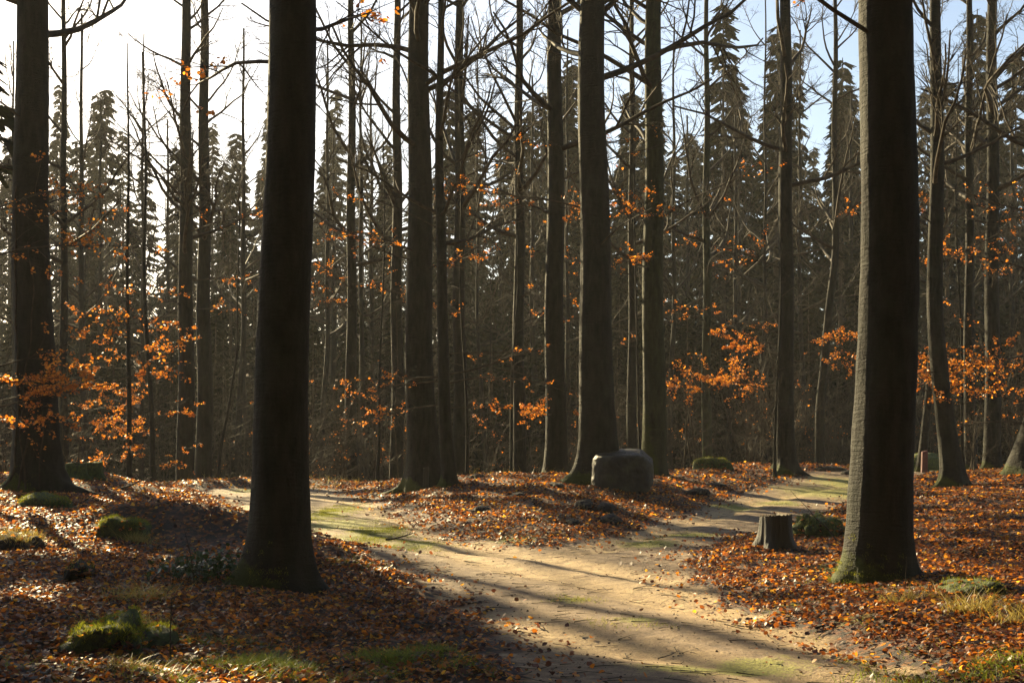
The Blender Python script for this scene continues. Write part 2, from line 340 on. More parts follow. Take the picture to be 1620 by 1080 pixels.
def grow(o, d, L, r0, K, wob, grav, rg, end=.25):
    o = np.atleast_2d(o).astype(float); d = unit(np.atleast_2d(d).astype(float)); n = len(o)
    L = np.broadcast_to(np.asarray(L, float), (n,)); r0 = np.broadcast_to(np.asarray(r0, float), (n,))
    P = [o]; st = (L / (K - 1))[:, None]
    for k in range(K - 1):
        d = unit(d + rg.normal(0, wob, d.shape) + np.array([0, 0, grav])); P.append(P[-1] + d * st)
    P = np.stack(P, 1); return P, r0[:, None] * np.linspace(1, end, K)[None]
def kids(P, Rr, n, t0, t1, ang, planar, rg, lens, lf=(.35, .7), rf=.55):
    Mn, K, _ = P.shape; t = rg.uniform(t0, t1, (Mn, n)) * (K - 1); i = np.minimum(t.astype(int), K - 2); f = (t - i)[..., None]
    m_ = np.arange(Mn)[:, None]; o = P[m_, i] * (1 - f) + P[m_, i + 1] * f; T = unit(P[m_, i + 1] - P[m_, i])
    q = rg.normal(0, 1, T.shape); q[..., 2] *= planar; q = unit(q - (q * T).sum(-1, keepdims=True) * T)
    a = rg.normal(ang, .2, (Mn, n, 1)); d = T * np.cos(a) + q * np.sin(a)
    r = Rr[m_, i] * rf; L = lens[:, None] * rg.uniform(lf[0], lf[1], (Mn, n)) * (1.15 - t / (K - 1) * .6)
    return o.reshape(-1, 3), d.reshape(-1, 3), L.ravel(), r.ravel()
def hang_leaves(P, n, size, rg, tmin=.2):
    Mn, K, _ = P.shape; t = rg.uniform(tmin, 1, (Mn, n)) * (K - 1); i = np.minimum(t.astype(int), K - 2); f = (t - i)[..., None]; m_ = np.arange(Mn)[:, None]
    o = (P[m_, i] * (1 - f) + P[m_, i + 1] * f).reshape(-1, 3) + rg.normal(0, .025, (Mn * n, 3))
    return leaves_mesh(o, size, .6, rg, 0)

def spray(o, d, L, r, rg, leafy=0.0, nsub=9, ntw=7, droop=-.025, leaf=.052, K=8):
    """one long thin side branch with flat sprays of twigs; returns wood, leaves"""
    P, Rr = grow(o, d, L, r, K, .07, droop, rg, .3)
    lens = np.full(len(P), L) if np.isscalar(L) else np.asarray(L)
    w = [tubes(P, Rr, 5)]
    o2, d2, L2, r2 = kids(P, Rr, nsub, .15, 1, .75, .12, rg, lens, (.2, .48)); P2, R2 = grow(o2, d2, L2, np.maximum(r2, .004), 6, .12, .0, rg); w.append(tubes(P2, R2, 3))
    o3, d3, L3, r3 = kids(P2, R2, ntw, .1, 1, .7, .2, rg, L2, (.25, .55)); P3, R3 = grow(o3, d3, L3, np.maximum(r3, .0028), 4, .2, .01, rg); w.append(tubes(P3, R3, 3))
    lv = []
    if leafy > 0:
        lo = P3[rg.uniform(0, 1, len(P3)) < min(1, leafy)]
        if len(lo): lv.append(hang_leaves(lo, 7, leaf, rg))
        lo2 = P2[rg.uniform(0, 1, len(P2)) < min(1, leafy)]
        if len(lo2): lv.append(hang_leaves(lo2, 9, leaf, rg, .3))
    return w, lv

# crown of a tall leafless beech, built once in three variants and shared
def crown(seed, H0=25., z0=9.):
    rg = np.random.default_rng(seed); n = 17
    z = np.sort(rg.uniform(z0, H0 * .93, n)); a = rg.uniform(0, 2 * np.pi, n); el = np.linspace(.25, 1.0, n) + rg.normal(0, .1, n)
    o = np.stack([np.zeros(n), np.zeros(n), z], -1); d = np.stack([np.cos(a) * np.cos(el), np.sin(a) * np.cos(el), np.sin(el)], -1)
    L = rg.uniform(3.2, 5.5, n) * np.linspace(1.1, .5, n); P, Rr = grow(o, d, L, np.linspace(.085, .035, n), 8, .12, .07, rg, .3); w = [tubes(P, Rr, 5)]
    o, d, L1, r = kids(P, Rr, 6, .25, 1, .7, .7, rg, L, (.3, .55)); P, Rr = grow(o, d, L1, r, 6, .15, .05, rg, .3); w.append(tubes(P, Rr, 3))
    o, d, L2, r = kids(P, Rr, 5, .2, 1, .7, .7, rg, L1, (.35, .65)); P, Rr = grow(o, d, L2, np.maximum(r, .008), 4, .18, .03, rg, .3); w.append(tubes(P, Rr, 3))
    o, d, L3, r = kids(P, Rr, 3, .2, 1, .6, .8, rg, L2, (.4, .8)); P, Rr = grow(o, d, L3, np.maximum(r, .005), 3, .2, .02, rg, .4); w.append(tubes(P, Rr, 3))
    me = mesh('crown', *cat(w), 'twig'); d = me.data; bpy.data.objects.remove(me); return d
CROWNS = [crown(s) for s in (11, 12, 13)]

def trunk_mesh(Ht, r0, flare, bends, seed, lobes=5, sides=56, flare_h=.32, top=.25, left_pull=0, rough=1.0):
    """tapering stem with a fluted root flare; bends = [(height, dx, dy), ...] in metres"""
    rg = np.random.default_rng(seed)
    zs = np.concatenate([[-.35, -.15], np.linspace(0, 2.0, 22), np.linspace(2.15, 9, 36), np.linspace(9.6, Ht, 16)])
    an = np.arange(sides) * 2 * np.pi / sides; ph = rg.uniform(0, 7, 8)
    bz = [0] + [b_[0] for b_ in bends]; bx = [0] + [b_[1] for b_ in bends]; by = [0] + [b_[2] for b_ in bends]
    def sm(zz, vals):
        return sum(np.interp(zz + o_, bz, vals) for o_ in (-.5, -.25, 0, .25, .5)) / 5 - 0
    ox = sm(zs, bx) - sm(np.array([0.]), bx); oy = sm(zs, by) - sm(np.array([0.]), by)
    ox = ox + .03 * np.sin(zs * .9 + ph[0]) * np.clip(zs, 0, 1); oy = oy + .03 * np.sin(zs * .8 + ph[1]) * np.clip(zs, 0, 1)
    zz, aa = np.meshgrid(zs, an, indexing='ij'); zc = np.maximum(zz, -.1)
    lob = 0; broad = .34 + .1 * np.cos(aa + ph[4]); r2 = np.random.default_rng(seed + 5000); a0 = r2.uniform(0, 6.3)
    for q in range(lobes + 1):
        ai = a0 + q * 2 * np.pi / (lobes + 1) + r2.normal(0, .22); dd = np.angle(np.exp(1j * (aa - ai + .25 * np.exp(-zc / .3) * r2.normal())))
        lob = lob + r2.uniform(.45, 1.15) * np.exp(-(dd / r2.uniform(.22, .42)) ** 2)
    dl = np.angle(np.exp(1j * (aa - np.pi - .15))); lob = lob + left_pull * 3.2 * np.exp(-(dl / .4) ** 2)
    r = r0 * (1 - (1 - top) * np.clip(zc / Ht, 0, 1) ** 1.1) + flare * broad * np.exp(-np.maximum(zc, -.05) / flare_h) + flare * lob * (.45 * np.exp(-np.maximum(zc, -.1) / (flare_h * .9)) + .75 * np.exp(-np.maximum(zc, -.12) / .11)) + .25 * flare * np.exp(-zc / 1.3)
    r = r * (1 + rough * (.012 * np.sin(3 * aa + zz * .7 + ph[5]) + .010 * np.sin(5 * aa - zz * 1.3 + ph[6]) + .006 * np.sin(zz * 9 + 2 * aa) + rg.normal(0, .004, zz.shape)))
    V = np.stack([ox[:, None] + r * np.cos(aa), oy[:, None] + r * np.sin(aa), zz], -1)
    return V, grid_faces(len(zs), sides, True), (zs, ox, oy, r0)
def tree(p, r0, flare, label, seed, Ht=25., bends=(), m='bark', crownk=0, name='beech_tree', catg='tree', group=None, **kw):
    t = thing(name, label, catg, p, group)
    V, Fq, info = trunk_mesh(Ht, r0, flare, list(bends), seed, **kw)
    tr = mesh('trunk', V, Fq, m, t)
    if crownk is not None:
        c = bpy.data.objects.new('crown', CROWNS[crownk % 3]); COL.objects.link(c); c.parent = t
        s = Ht / 25; k = np.argmin(abs(info[0] - Ht * .6)); c.location = (info[1][k], info[2][k], 0); c.scale = (s, s, s); c.rotation_euler = (0, 0, seed * 1.7)
    t_info[t.name] = info; return t
t_info = {}
def add_branches(t, specs, seed, kind='branch'):
    """specs: (height, heading vector, length, radius, leafy, subs)"""
    rg = np.random.default_rng(seed); zs, ox, oy, r0 = t_info[t.name]
    for h, dv, L, r, leafy, ns in specs:
        k = np.argmin(abs(zs - h + t.location.z)); h = h - t.location.z; o = np.array([ox[k], oy[k], h]) + unit(np.array([dv[0], dv[1], 0.])) * r0 * .7
        w, lv = spray(o, dv, L, r, rg, leafy, ns)
        br = mesh(kind, *cat(w), 'twig', t)
        if lv: mesh('foliage', *cat(lv), 'branch_leaf', br, smooth=False)

# named trees ------------------------------------------------------------------
def hgt(py, d): return CH + (HY - py) * d / F      # world height seen at row py, distance d
g1 = G(60, 772)
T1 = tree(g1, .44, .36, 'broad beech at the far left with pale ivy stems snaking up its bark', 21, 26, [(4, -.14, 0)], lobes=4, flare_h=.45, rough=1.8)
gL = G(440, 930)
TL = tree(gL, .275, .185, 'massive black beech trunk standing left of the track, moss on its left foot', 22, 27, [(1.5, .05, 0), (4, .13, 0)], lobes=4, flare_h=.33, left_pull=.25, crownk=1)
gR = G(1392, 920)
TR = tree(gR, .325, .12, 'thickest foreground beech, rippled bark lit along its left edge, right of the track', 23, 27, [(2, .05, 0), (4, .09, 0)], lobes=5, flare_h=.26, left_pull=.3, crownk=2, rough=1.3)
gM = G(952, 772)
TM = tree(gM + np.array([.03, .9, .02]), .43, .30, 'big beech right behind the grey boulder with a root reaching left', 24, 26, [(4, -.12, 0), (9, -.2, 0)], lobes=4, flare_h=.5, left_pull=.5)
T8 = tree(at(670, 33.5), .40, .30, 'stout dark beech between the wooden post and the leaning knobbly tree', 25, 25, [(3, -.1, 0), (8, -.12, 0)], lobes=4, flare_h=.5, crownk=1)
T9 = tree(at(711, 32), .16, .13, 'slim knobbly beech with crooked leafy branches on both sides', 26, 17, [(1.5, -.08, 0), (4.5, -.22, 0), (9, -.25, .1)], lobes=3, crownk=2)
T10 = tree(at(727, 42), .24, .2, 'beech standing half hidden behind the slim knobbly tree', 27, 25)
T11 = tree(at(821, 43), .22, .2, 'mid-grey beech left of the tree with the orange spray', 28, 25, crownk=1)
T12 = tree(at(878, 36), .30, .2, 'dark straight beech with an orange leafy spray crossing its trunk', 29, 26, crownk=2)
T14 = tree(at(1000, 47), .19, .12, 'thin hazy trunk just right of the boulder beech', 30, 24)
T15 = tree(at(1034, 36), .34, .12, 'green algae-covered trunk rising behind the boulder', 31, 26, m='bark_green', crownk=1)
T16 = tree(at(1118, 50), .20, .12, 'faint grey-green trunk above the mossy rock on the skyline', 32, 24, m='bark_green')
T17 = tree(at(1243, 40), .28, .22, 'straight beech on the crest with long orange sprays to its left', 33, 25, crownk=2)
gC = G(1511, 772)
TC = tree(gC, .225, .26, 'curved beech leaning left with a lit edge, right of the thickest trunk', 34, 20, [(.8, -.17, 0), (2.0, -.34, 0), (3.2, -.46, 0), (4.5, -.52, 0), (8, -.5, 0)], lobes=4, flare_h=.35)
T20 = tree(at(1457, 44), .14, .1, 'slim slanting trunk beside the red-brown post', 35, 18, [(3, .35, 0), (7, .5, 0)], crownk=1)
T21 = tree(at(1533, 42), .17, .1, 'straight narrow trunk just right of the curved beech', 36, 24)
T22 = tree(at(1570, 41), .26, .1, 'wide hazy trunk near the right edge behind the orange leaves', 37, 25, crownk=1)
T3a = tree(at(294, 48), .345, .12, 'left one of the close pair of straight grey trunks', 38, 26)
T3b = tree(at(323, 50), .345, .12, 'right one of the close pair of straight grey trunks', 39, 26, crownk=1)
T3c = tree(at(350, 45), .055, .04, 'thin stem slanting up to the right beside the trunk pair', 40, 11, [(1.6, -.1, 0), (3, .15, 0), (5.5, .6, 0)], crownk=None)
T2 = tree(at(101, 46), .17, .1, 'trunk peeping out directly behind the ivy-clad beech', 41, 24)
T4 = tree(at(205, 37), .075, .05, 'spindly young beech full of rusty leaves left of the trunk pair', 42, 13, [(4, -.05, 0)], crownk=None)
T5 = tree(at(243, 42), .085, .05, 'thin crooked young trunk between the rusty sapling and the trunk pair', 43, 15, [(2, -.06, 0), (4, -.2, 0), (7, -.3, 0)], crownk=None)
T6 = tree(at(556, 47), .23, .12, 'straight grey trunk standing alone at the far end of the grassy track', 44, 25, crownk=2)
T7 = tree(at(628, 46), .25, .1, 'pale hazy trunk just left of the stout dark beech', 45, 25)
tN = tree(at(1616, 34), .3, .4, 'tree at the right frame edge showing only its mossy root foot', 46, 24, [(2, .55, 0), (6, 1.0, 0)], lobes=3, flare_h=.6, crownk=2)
young = [(808, 38, 'needle-thin lit stem just left of the mid-grey beech'), (1014, 40, 'needle-thin lit stem between boulder beech and green trunk'), (1226, 38, 'thin stem hugging the left side of the crest beech'),
         (1525, 36, 'thin lit stem between curved beech and narrow trunk'), (597, 40, 'thin pale stem left of the pale hazy trunk'), (739, 36, 'thin lit stem right of the knobbly tree'), (768, 52, 'thin hazy stem midway between knobbly tree and mid-grey beech')]
for i, (px, d, lab) in enumerate(young):
    t = tree(at(px, d), .045, .03, lab, 60 + i, 12, [(3, .06 * (-1) ** i, 0), (6, .2 * (-1) ** i, 0)], crownk=None, name='young_beech', sides=10)
    add_branches(t, [(1.5 + 1.1 * k, (math.cos(k * 2.4 + i), math.sin(k * 2.4 + i), .35), 1.6, .012, .0, 7) for k in range(6)], 400 + i)
# far trunks in the haze
far = [(140, 60, .2), (168, 75, .2), (228, 66, .15), (262, 80, .2), (377, 62, .18), (395, 80, .2), (505, 64, .16), (522, 80, .2), (583, 60, .15), (604, 72, .2), (655, 80, .2), (770, 66, .13), (790, 82, .2),
       (850, 70, .2), (905, 62, .15), (1066, 62, .15), (1090, 80, .2), (1150, 70, .18), (1172, 84, .2), (1200, 60, .12), (1275, 64, .15), (1303, 52, .2), (1328, 75, .2), (1480, 70, .2), (1545, 62, .15), (1598, 70, .2), (20, 64, .15), (1650, 60, .2)]
FARL = 'slender trunk standing far back in the brown haze of the wood'
for i, (px, d, r) in enumerate(far):
    tree(at(px + rng.uniform(-5, 5), d), r, .08, FARL, 100 + i, 24, [(3, rng.normal(0, .1), 0), (9, rng.normal(0, .3), 0)], crownk=i, group='distant trunks in the haze', sides=12, name='distant_beech')

# leafy and bare side branches
add_branches(T9, [(hgt(596, 32), (-1, -.1, .12), 3.0, .028, .22, 12), (hgt(603, 32), (-.9, .1, -.05), 2.4, .02, .12, 10), (hgt(592, 32), (1, .1, .15), 2.8, .03, .05, 12), (hgt(606, 32), (.9, -.2, .2), 2.6, .028, .08, 12),
                  (hgt(640, 32), (-1, -.2, .0), 2.2, .018, .3, 9), (hgt(560, 32), (.9, .1, .25), 1.9, .02, .04, 10), (hgt(645, 32), (1, -.1, .1), 1.8, .014, .25, 8), (7, (-.8, .2, .4), 3, .02, .05, 10), (8.5, (.8, .2, .4), 3, .02, .05, 10), (6, (.5, -.8, .3), 2.6, .02, .1, 10)], 201)
add_branches(T12, [(hgt(655, 36), (-.55, -.9, .02), 2.2, .016, .7, 10), (hgt(650, 36), (.9, -.5, .05), 1.4, .014, .5, 9), (hgt(570, 36), (1, -.2, .5), 2.2, .018, .02, 9), (hgt(600, 36), (-1, .1, .3), 2.2, .018, .02, 9), (8, (-.6, -.5, .3), 3.4, .03, .1, 12), (9, (.8, 0, .4), 3, .03, .1, 12)], 202)
add_branches(T17, [(hgt(618, 40), (-1, -.25, .05), 3.8, .026, .95, 22), (hgt(610, 40), (-.9, .2, .06), 2.6, .02, .9, 18), (hgt(560, 40), (-1, 0, .1), 1.6, .015, .8, 9), (hgt(572, 40), (1, -.1, .12), 3.0, .02, .85, 12), (hgt(545, 40), (.9, .2, .2), 2.6, .02, .7, 12),
                   (hgt(545, 40), (-.9, .2, .2), 2.0, .02, .6, 12), (7, (-.8, -.4, .3), 3.2, .025, .3, 12), (8, (.8, -.4, .3), 3.2, .025, .3, 12)], 203)
add_branches(T4, [(.7 + .33 * k, (math.cos(2.4 * k + .6) - .35, math.sin(2.4 * k + .6) * .6, .12), rng.uniform(1.1, 2.2), .013, rng.uniform(.15, .6), 8) for k in range(16)], 204)
add_branches(T5, [(1 + .6 * k, (math.cos(2.1 * k), math.sin(2.1 * k), .2), 1.5, .012, .12, 9) for k in range(10)], 205)
add_branches(T2, [(hgt(640, 46) + .5 * k, (1, -.2 * k, .1), 2.6, .02, .7, 10) for k in range(-2, 2)], 206)
add_branches(tN, [(hgt(585, 34), (-1, -.1, .08), 4.4, .03, .95, 24), (hgt(640, 34), (-1, -.3, .18), 2.6, .02, .6, 12), (hgt(560, 34), (-1, -.5, .06), 4.4, .03, .9, 22), (hgt(670, 34), (-.9, .2, .1), 3.0, .02, .08, 13), (6, (-.9, -.3, .3), 3.5, .03, .4, 13), (7.5, (-.9, -.2, .3), 3.5, .03, .2, 13)], 207)
add_branches(TC, [(hgt(590, 32), (-.9, -.5, .1), 1.3, .014, .5, 8), (hgt(620, 32), (-1, .2, .2), 1.3, .012, .3, 8), (hgt(555, 32), (1, -.2, .15), 1.8, .014, .3, 8), (6, (.8, -.3, .4), 2.4, .02, .1, 10), (7, (-.8, -.3, .4), 2.4, .02, .1, 10)], 208)
add_branches(T21, [(hgt(650, 42), (1, -.3, .15), 2.2, .014, .05, 10), (hgt(600, 42), (-1, -.3, .15), 2.2, .014, .15, 10)], 209)
for i, t in enumerate((T1, TL, TR, TM, T8, T10, T11, T15, T22, T3a, T6, T16, T14)):
    rg = np.random.default_rng(300 + i)
    add_branches(t, [(rg.uniform(5.5, 9.5), (math.cos(a), math.sin(a) - .2, .25), rg.uniform(2.5, 4), .025, .15, 11) for a in rg.uniform(0, 6.3, 4)], 320 + i)

for t, p0, n in ((TL, 22, 2600), (TR, 23, 2600), (T1, 21, 1500), (TM, 24, 1500)):
    V = np.array([v_.co[:] for v_ in [c for c in t.children if c.name.startswith('trunk')][0].data.vertices]); V = V[(V[:, 2] > -.02) & (V[:, 2] < .55) & (V[:, 0] < .15)]
    V = V[rng.uniform(0, 1, len(V)) < np.exp(-V[:, 2] / .22)]; P = V[rng.integers(0, len(V), n)] + rng.normal(0, .02, (n, 3))
    mesh('moss_fringe', *blades(P, .02, .0022, .4, rng, 1.0, 3), 'moss_fuzz', t, smooth=False)
# ivy stems on the leftmost broad beech
zs, ox, oy, r0 = t_info[T1.name]
V1, _, _ = trunk_mesh(26, .44, .36, [(4, -.14, 0)], 21, lobes=4, flare_h=.45, rough=1.8)
for a0, drift, z1, rad in ((4.15, .06, 6.5, .028), (4.45, .25, 1.1, .024), (4.75, -.35, 5.2, .022), (5.05, .3, 2.4, .016)):
    ks = [k for k in range(2, len(zs)) if zs[k] <= z1]; pts, rr = [], []
    for k in ks:
        an = a0 + drift * math.sin(zs[k] * 1.1) + .05 * math.sin(zs[k] * 5 + a0 * 9); j = an / (2 * np.pi) * 56; j0 = int(j) % 56; f = j - int(j)
        p_ = V1[k, j0] * (1 - f) + V1[k, (j0 + 1) % 56] * f; pts.append(p_ + np.array([math.cos(an), math.sin(an), 0]) * rad * .6); rr.append(rad * (1 - .5 * zs[k] / 7))
    mesh('ivy_stem', *tubes(np.array([pts]), np.array([rr]), 8), 'twig', T1)

# young beech just outside the left edge whose leafy branches reach in front of the ivy beech
tl = tree(at(-60, 25), .12, .1, 'young beech at the left edge reaching orange-leaved branches past the ivy trunk', 47, 13, [(3, .1, 0)], crownk=None, name='young_beech')
add_branches(tl, [(hgt(655, 25), (1, .1, .22), 3.9, .022, .35, 15), (hgt(640, 25), (1, -.1, .12), 2.4, .016, .9, 11), (hgt(610, 25), (1, .2, .1), 2.0, .016, .95, 10), (hgt(670, 25), (1, -.2, .1), 2.4, .016, .5, 11), (hgt(590, 25), (1, .1, .25), 3.6, .02, .4, 13),
                  (5.2, (1, .1, .2), 3.6, .02, .5, 13), (6, (1, -.2, .2), 3, .02, .4, 12)], 210)

# bare saplings of the understory: four forms, each copied with its parts
def sapling(seed, Ht, leafy):
    rg = np.random.default_rng(seed); t = thing('bare_sapling', 'x', 'sapling')
    w, lv = [], []
    ns = rg.integers(2, 4)
    o = np.stack([rg.normal(0, .12, ns), rg.normal(0, .12, ns), np.full(ns, -.1)], -1); d = np.stack([rg.normal(0, .18, ns), rg.normal(0, .18, ns), np.ones(ns)], -1)
    P, Rr = grow(o, d, Ht * rg.uniform(.7, 1, ns), .028, 10, .07, .03, rg, .2)
    mesh('stem', *tubes(P, Rr, 5), 'twig', t)
    o, d, L, r = kids(P, Rr, 13, .1, 1, 1.05, .5, rg, np.full(ns, Ht), (.18, .42)); P2, R2 = grow(o, d, L, np.maximum(r, .006), 7, .13, .02, rg); w.append(tubes(P2, R2, 3))
    o, d, L3, r = kids(P2, R2, 6, .1, 1, .75, .4, rg, L, (.25, .5)); P3, R3 = grow(o, d, L3, np.maximum(r, .004), 5, .2, .02, rg); w.append(tubes(P3, R3, 3))
    o, d, L4, r = kids(P3, R3, 3, .1, 1, .7, .5, rg, L3, (.3, .6)); P4, R4 = grow(o, d, L4, np.maximum(r, .003), 3, .2, .02, rg); w.append(tubes(P4, R4, 3))
    mesh('branches', *cat(w), 'twig', t)
    if leafy: mesh('foliage', *hang_leaves(P3[rg.uniform(0, 1, len(P3)) < leafy], 5, .05, rg), 'branch_leaf', t, smooth=False)
    return t
SAP = [sapling(501, 5.5, 0), sapling(502, 4.2, .06), sapling(503, 7, 0), sapling(504, 3.2, .05)]
LBL = {0: 'tall bare sapling, a tangle of leafless twigs in the thicket', 1: 'low twiggy sapling holding a few rusty leaves in the thicket', 2: 'highest kind of bare sapling, its thin stems reaching up among the trunks', 3: 'small bushy sapling with scattered rusty leaves on the thicket edge'}
def copy_thing(o):
    c = o.copy(); COL.objects.link(c)
    for ch in o.children:
        k = ch.copy(); COL.objects.link(k); k.parent = c
    return c
rs = np.random.default_rng(99); spots = []
for i in range(170):
    d = rs.choice([rs.uniform(40, 50), rs.uniform(48, 62), rs.uniform(54, 70)]); px = rs.uniform(-60, 1680)
    if d < 52 and (300 < px < 420 or 1270 < px < 1500): d += 14
    spots.append((px, d, i % 4 if i % 4 != 3 or d < 60 else 2))
used = set()
for px, d, k in spots:
    o = SAP[k] if k not in used else copy_thing(SAP[k]); used.add(k)
    o.location = at(px, d); s = rs.uniform(.75, 1.25) * (1 if d < 55 else 1.3); o.scale = (s, s, s); o.rotation_euler = (0, 0, rs.uniform(0, 6.3))
    tag(o, LBL[k], 'sapling', 'understory saplings, form %s' % ('tall', 'twiggy', 'highest', 'bushy')[k])

# dark spruces closing the view behind the beeches
def spruce(seed, zlo=2.5, zhi=32.7, n=230, k_=.16, lmax=3.9):
    rg = np.random.default_rng(seed); t = thing('spruce_tree', 'dark spruce closing the view at the back of the wood', 'tree', group='dark spruces behind the beeches')
    mesh('trunk', *tubes(np.stack([np.zeros(12), np.zeros(12), np.linspace(-.5, zhi + .3, 12)], -1)[None], np.linspace(.28, .03, 12)[None], 10), 'bark_far', t)
    z = np.linspace(zlo, zhi, n) + rg.normal(0, .2, n); a = rg.uniform(0, 6.3, n); L = np.clip((zhi + .8 - z) * k_, .3, lmax) * rg.uniform(.7, 1.15, n) * np.where(z < 7, .8, 1)
    P, Rr = grow(np.stack([np.zeros(n), np.zeros(n), z], -1), np.stack([np.cos(a), np.sin(a), np.full(n, -.05)], -1), L, .014, 6, .06, -.05, rg)
    parts = [tubes(P, Rr, 3)]; mesh('branches', *cat(parts), 'twig', t)
    K = 22; tt = rg.uniform(.12, 1, (n, K)) * 5; i = np.minimum(tt.astype(int), 4); f = (tt - i)[..., None]; m_ = np.arange(n)[:, None]
    c = P[m_, i] * (1 - f) + P[m_, i + 1] * f; T = unit(P[m_, i + 1] - P[m_, i]); sd = unit(np.cross(T, [0, 0, 1.])) * rg.choice([-1, 1], (n, K, 1))
    tip = c + (sd * .8 + T * .55 + np.array([0, 0, -.55]) + rg.normal(0, .15, c.shape)) * (rg.uniform(.35, .8, (n, K, 1)))
    wv = T * .13 + np.array([0, 0, .05]); V = np.stack([c - wv, c + wv, tip + wv * .4, tip - wv * .4], 2).reshape(-1, 3)
    mesh('foliage', V, (np.arange(n * K) * 4)[:, None] + np.arange(4)[None], 'needle', t, smooth=False)
    return t
def high_spruce(seed):  # added tree out of view, crown raised to shade only the near slope
    t = spruce(seed, 10.2, 14.8, 85, .5, 2.2); return tag(t, 'high-crowned spruce added beyond the left edge to shade the near slope', 'tree', 'high-crowned spruces outside the frame')
SP = [spruce(1), spruce(2)]; k = 0
for row, (d0, n, sp) in enumerate(((88, 17, 4.9), (97, 19, 5.1), (108, 20, 5.6), (124, 22, 5.1), (142, 25, 5.2), (162, 27, 5.4))):
    for j in range(n):
        x = (j - (n - 1) / 2) * sp + rs.uniform(-1.4, 1.4); y = d0 + rs.uniform(-3, 3); 
        cap = 21 + 12 * float(sstep(-14, 4, x)) if d0 < 120 else 33            # kept lower towards the left to let the sun reach the ground
        if x < -.43 * y - 1: continue
        o = SP[k] if k < 2 else copy_thing(SP[k % 2]); k += 1
        o.location = (x, y, Hs(x, y)); s = rs.uniform(.82, 1.05) * cap / 33; o.scale = (s, s, s * rs.uniform(.9, 1.1)); o.rotation_euler = (0, 0, rs.uniform(0, 6.3))

# younger, denser spruces filling the gaps below the tall ones
for row, (d0, n, sp) in enumerate(((69, 25, 2.6), (75, 26, 2.8), (82, 26, 3.0))):
    for j in range(n):
        x = (j - (n - 1) / 2) * sp + rs.uniform(-.9, .9); y = d0 + rs.uniform(-2, 2)
        o = copy_thing(SP[(j + row) % 2]); o.location = (x, y, Hs(x, y) - .3); s = rs.uniform(.27, .42); o.scale = (s * 1.25, s * 1.25, s); o.rotation_euler = (0, 0, rs.uniform(0, 6.3))
        tag(o, 'young dark spruce in the dense belt under the tall spruces', 'tree', 'young spruces of the dark belt')
# unseen spruces added behind and beside the camera, crowns widened to block the skylight
for i in range(78):
    a = R(4 - (i // 3) * 188 / 25 - (i % 3) * 2.5); r_ = 9.5 + 6 * (i % 3) + rs.uniform(-1, 1)
    x, y = r_ * math.cos(a) * 1.1, r_ * math.sin(a) + 3.5
    if y > 0 and abs(x) < .43 * y + 4.5: x = math.copysign(.43 * y + 5.5, x)
    if x < 0 and y > -1: continue                     # the sun comes in from here
    o = copy_thing(SP[i % 2]); o.location = (x, y, Hs(x, y)); s = rs.uniform(.8, 1); o.scale = (s * 1.9, s * 1.9, s); o.rotation_euler = (0, 0, i)
    tag(o, 'unseen tall spruce added behind and beside the camera to block skylight', 'tree', 'spruces outside the frame')
HB = high_spruce(3)
for i, (x, y, s) in enumerate(((-16.7, 37.3, 1.0), (-19.0, 34.6, .93))):
    o = HB if i == 0 else copy_thing(HB); o.location = (x, y, Hs(x, y)); o.scale = (s, s, s); o.rotation_euler = (0, 0, i)
print('SPRUCES', sum(1 for o in SC.objects if o.name.startswith('spruce_tree')))

# unseen beeches added outside the frame to shade the ground and darken the air
OFFL = 'unseen beech added outside the frame to shade the fork of the tracks'
for i, (x, y) in enumerate([(-21.3, 49.2), (-20.6, 49.6), (-18.2, 41.9), (-18.9, 41.5), (14, 16), (18, 24), (22, 34), (11, 7), (-9, 8), (-13, 13), (-7, -3), (4, -6), (9, -2), (-2, -9), (15, 3), (-16, 3), (24, 12), (28, 44), (0, -18), (-12, -12), (12, -14)]):
    tree((x, y, Hs(x, y)), .33, .2, OFFL, 700 + i, 26, crownk=i if i > 3 else None, group='beeches outside the frame', sides=14)  # the first four have no crown, placed to throw narrow shadow bands

# ------------------------------------------------------------------ rocks, stumps, mounds
def ico(sub):
    import bmesh
    bm = bmesh.new(); bmesh.ops.create_icosphere(bm, subdivisions=sub, radius=1); V = np.array([v_.co[:] for v_ in bm.verts]); Fc = np.array([[v_.index for v_ in f_.verts] for f_ in bm.faces]); bm.free(); return V, Fc
def n3(V, seed, k, amp):
    r = np.random.default_rng(seed); o = 0
    for _ in range(10):
        w_ = unit(r.normal(0, 1, 3)) * k * r.uniform(.6, 1.6); o = o + np.sin(V @ w_ + r.uniform(0, 7))
    return o / 3.2 * amp
U5, F5 = ico(5); U4, F4 = ico(4)
def rock(planes, seed, p=30, amp=.017):
    r = np.zeros(len(U5))
    for nrm, dd in planes:
        c = np.maximum(U5 @ unit(np.array(nrm, float)) / dd, 1e-4); r += c ** p
    r = r ** (-1 / p); V = U5 * r[:, None]
    V *= (1 + n3(V, seed, 3, amp) + n3(V, seed + 1, 9, amp * .45) + n3(V, seed + 2, 25, amp * .2))[:, None]; return V
gB = G(988, 779); sB = gB[1] / F
V = rock([((-1, 0, .06), 50), ((1, -.1, .02), 49), ((.05, -1, .08), 40), ((0, 1, 0), 40), ((-.03, -.13, 1), 32), ((.62, -.15, .78), 44), ((-.74, .05, .67), 50), ((0, 0, -1), 42), ((.75, -.75, .1), 52), ((-.8, -.7, .1), 56), ((-.15, -.8, .75), 49), ((.3, -.7, .7), 51), ((.77, 0, -.64), 48)], 5) * sB
bo = mesh('boulder', V, F5, 'stone', loc=(gB[0], gB[1] + 38 * sB, gB[2] + 31 * sB)); tag(bo, 'large flat-topped grey boulder leaning against the foot of a big beech', 'boulder')

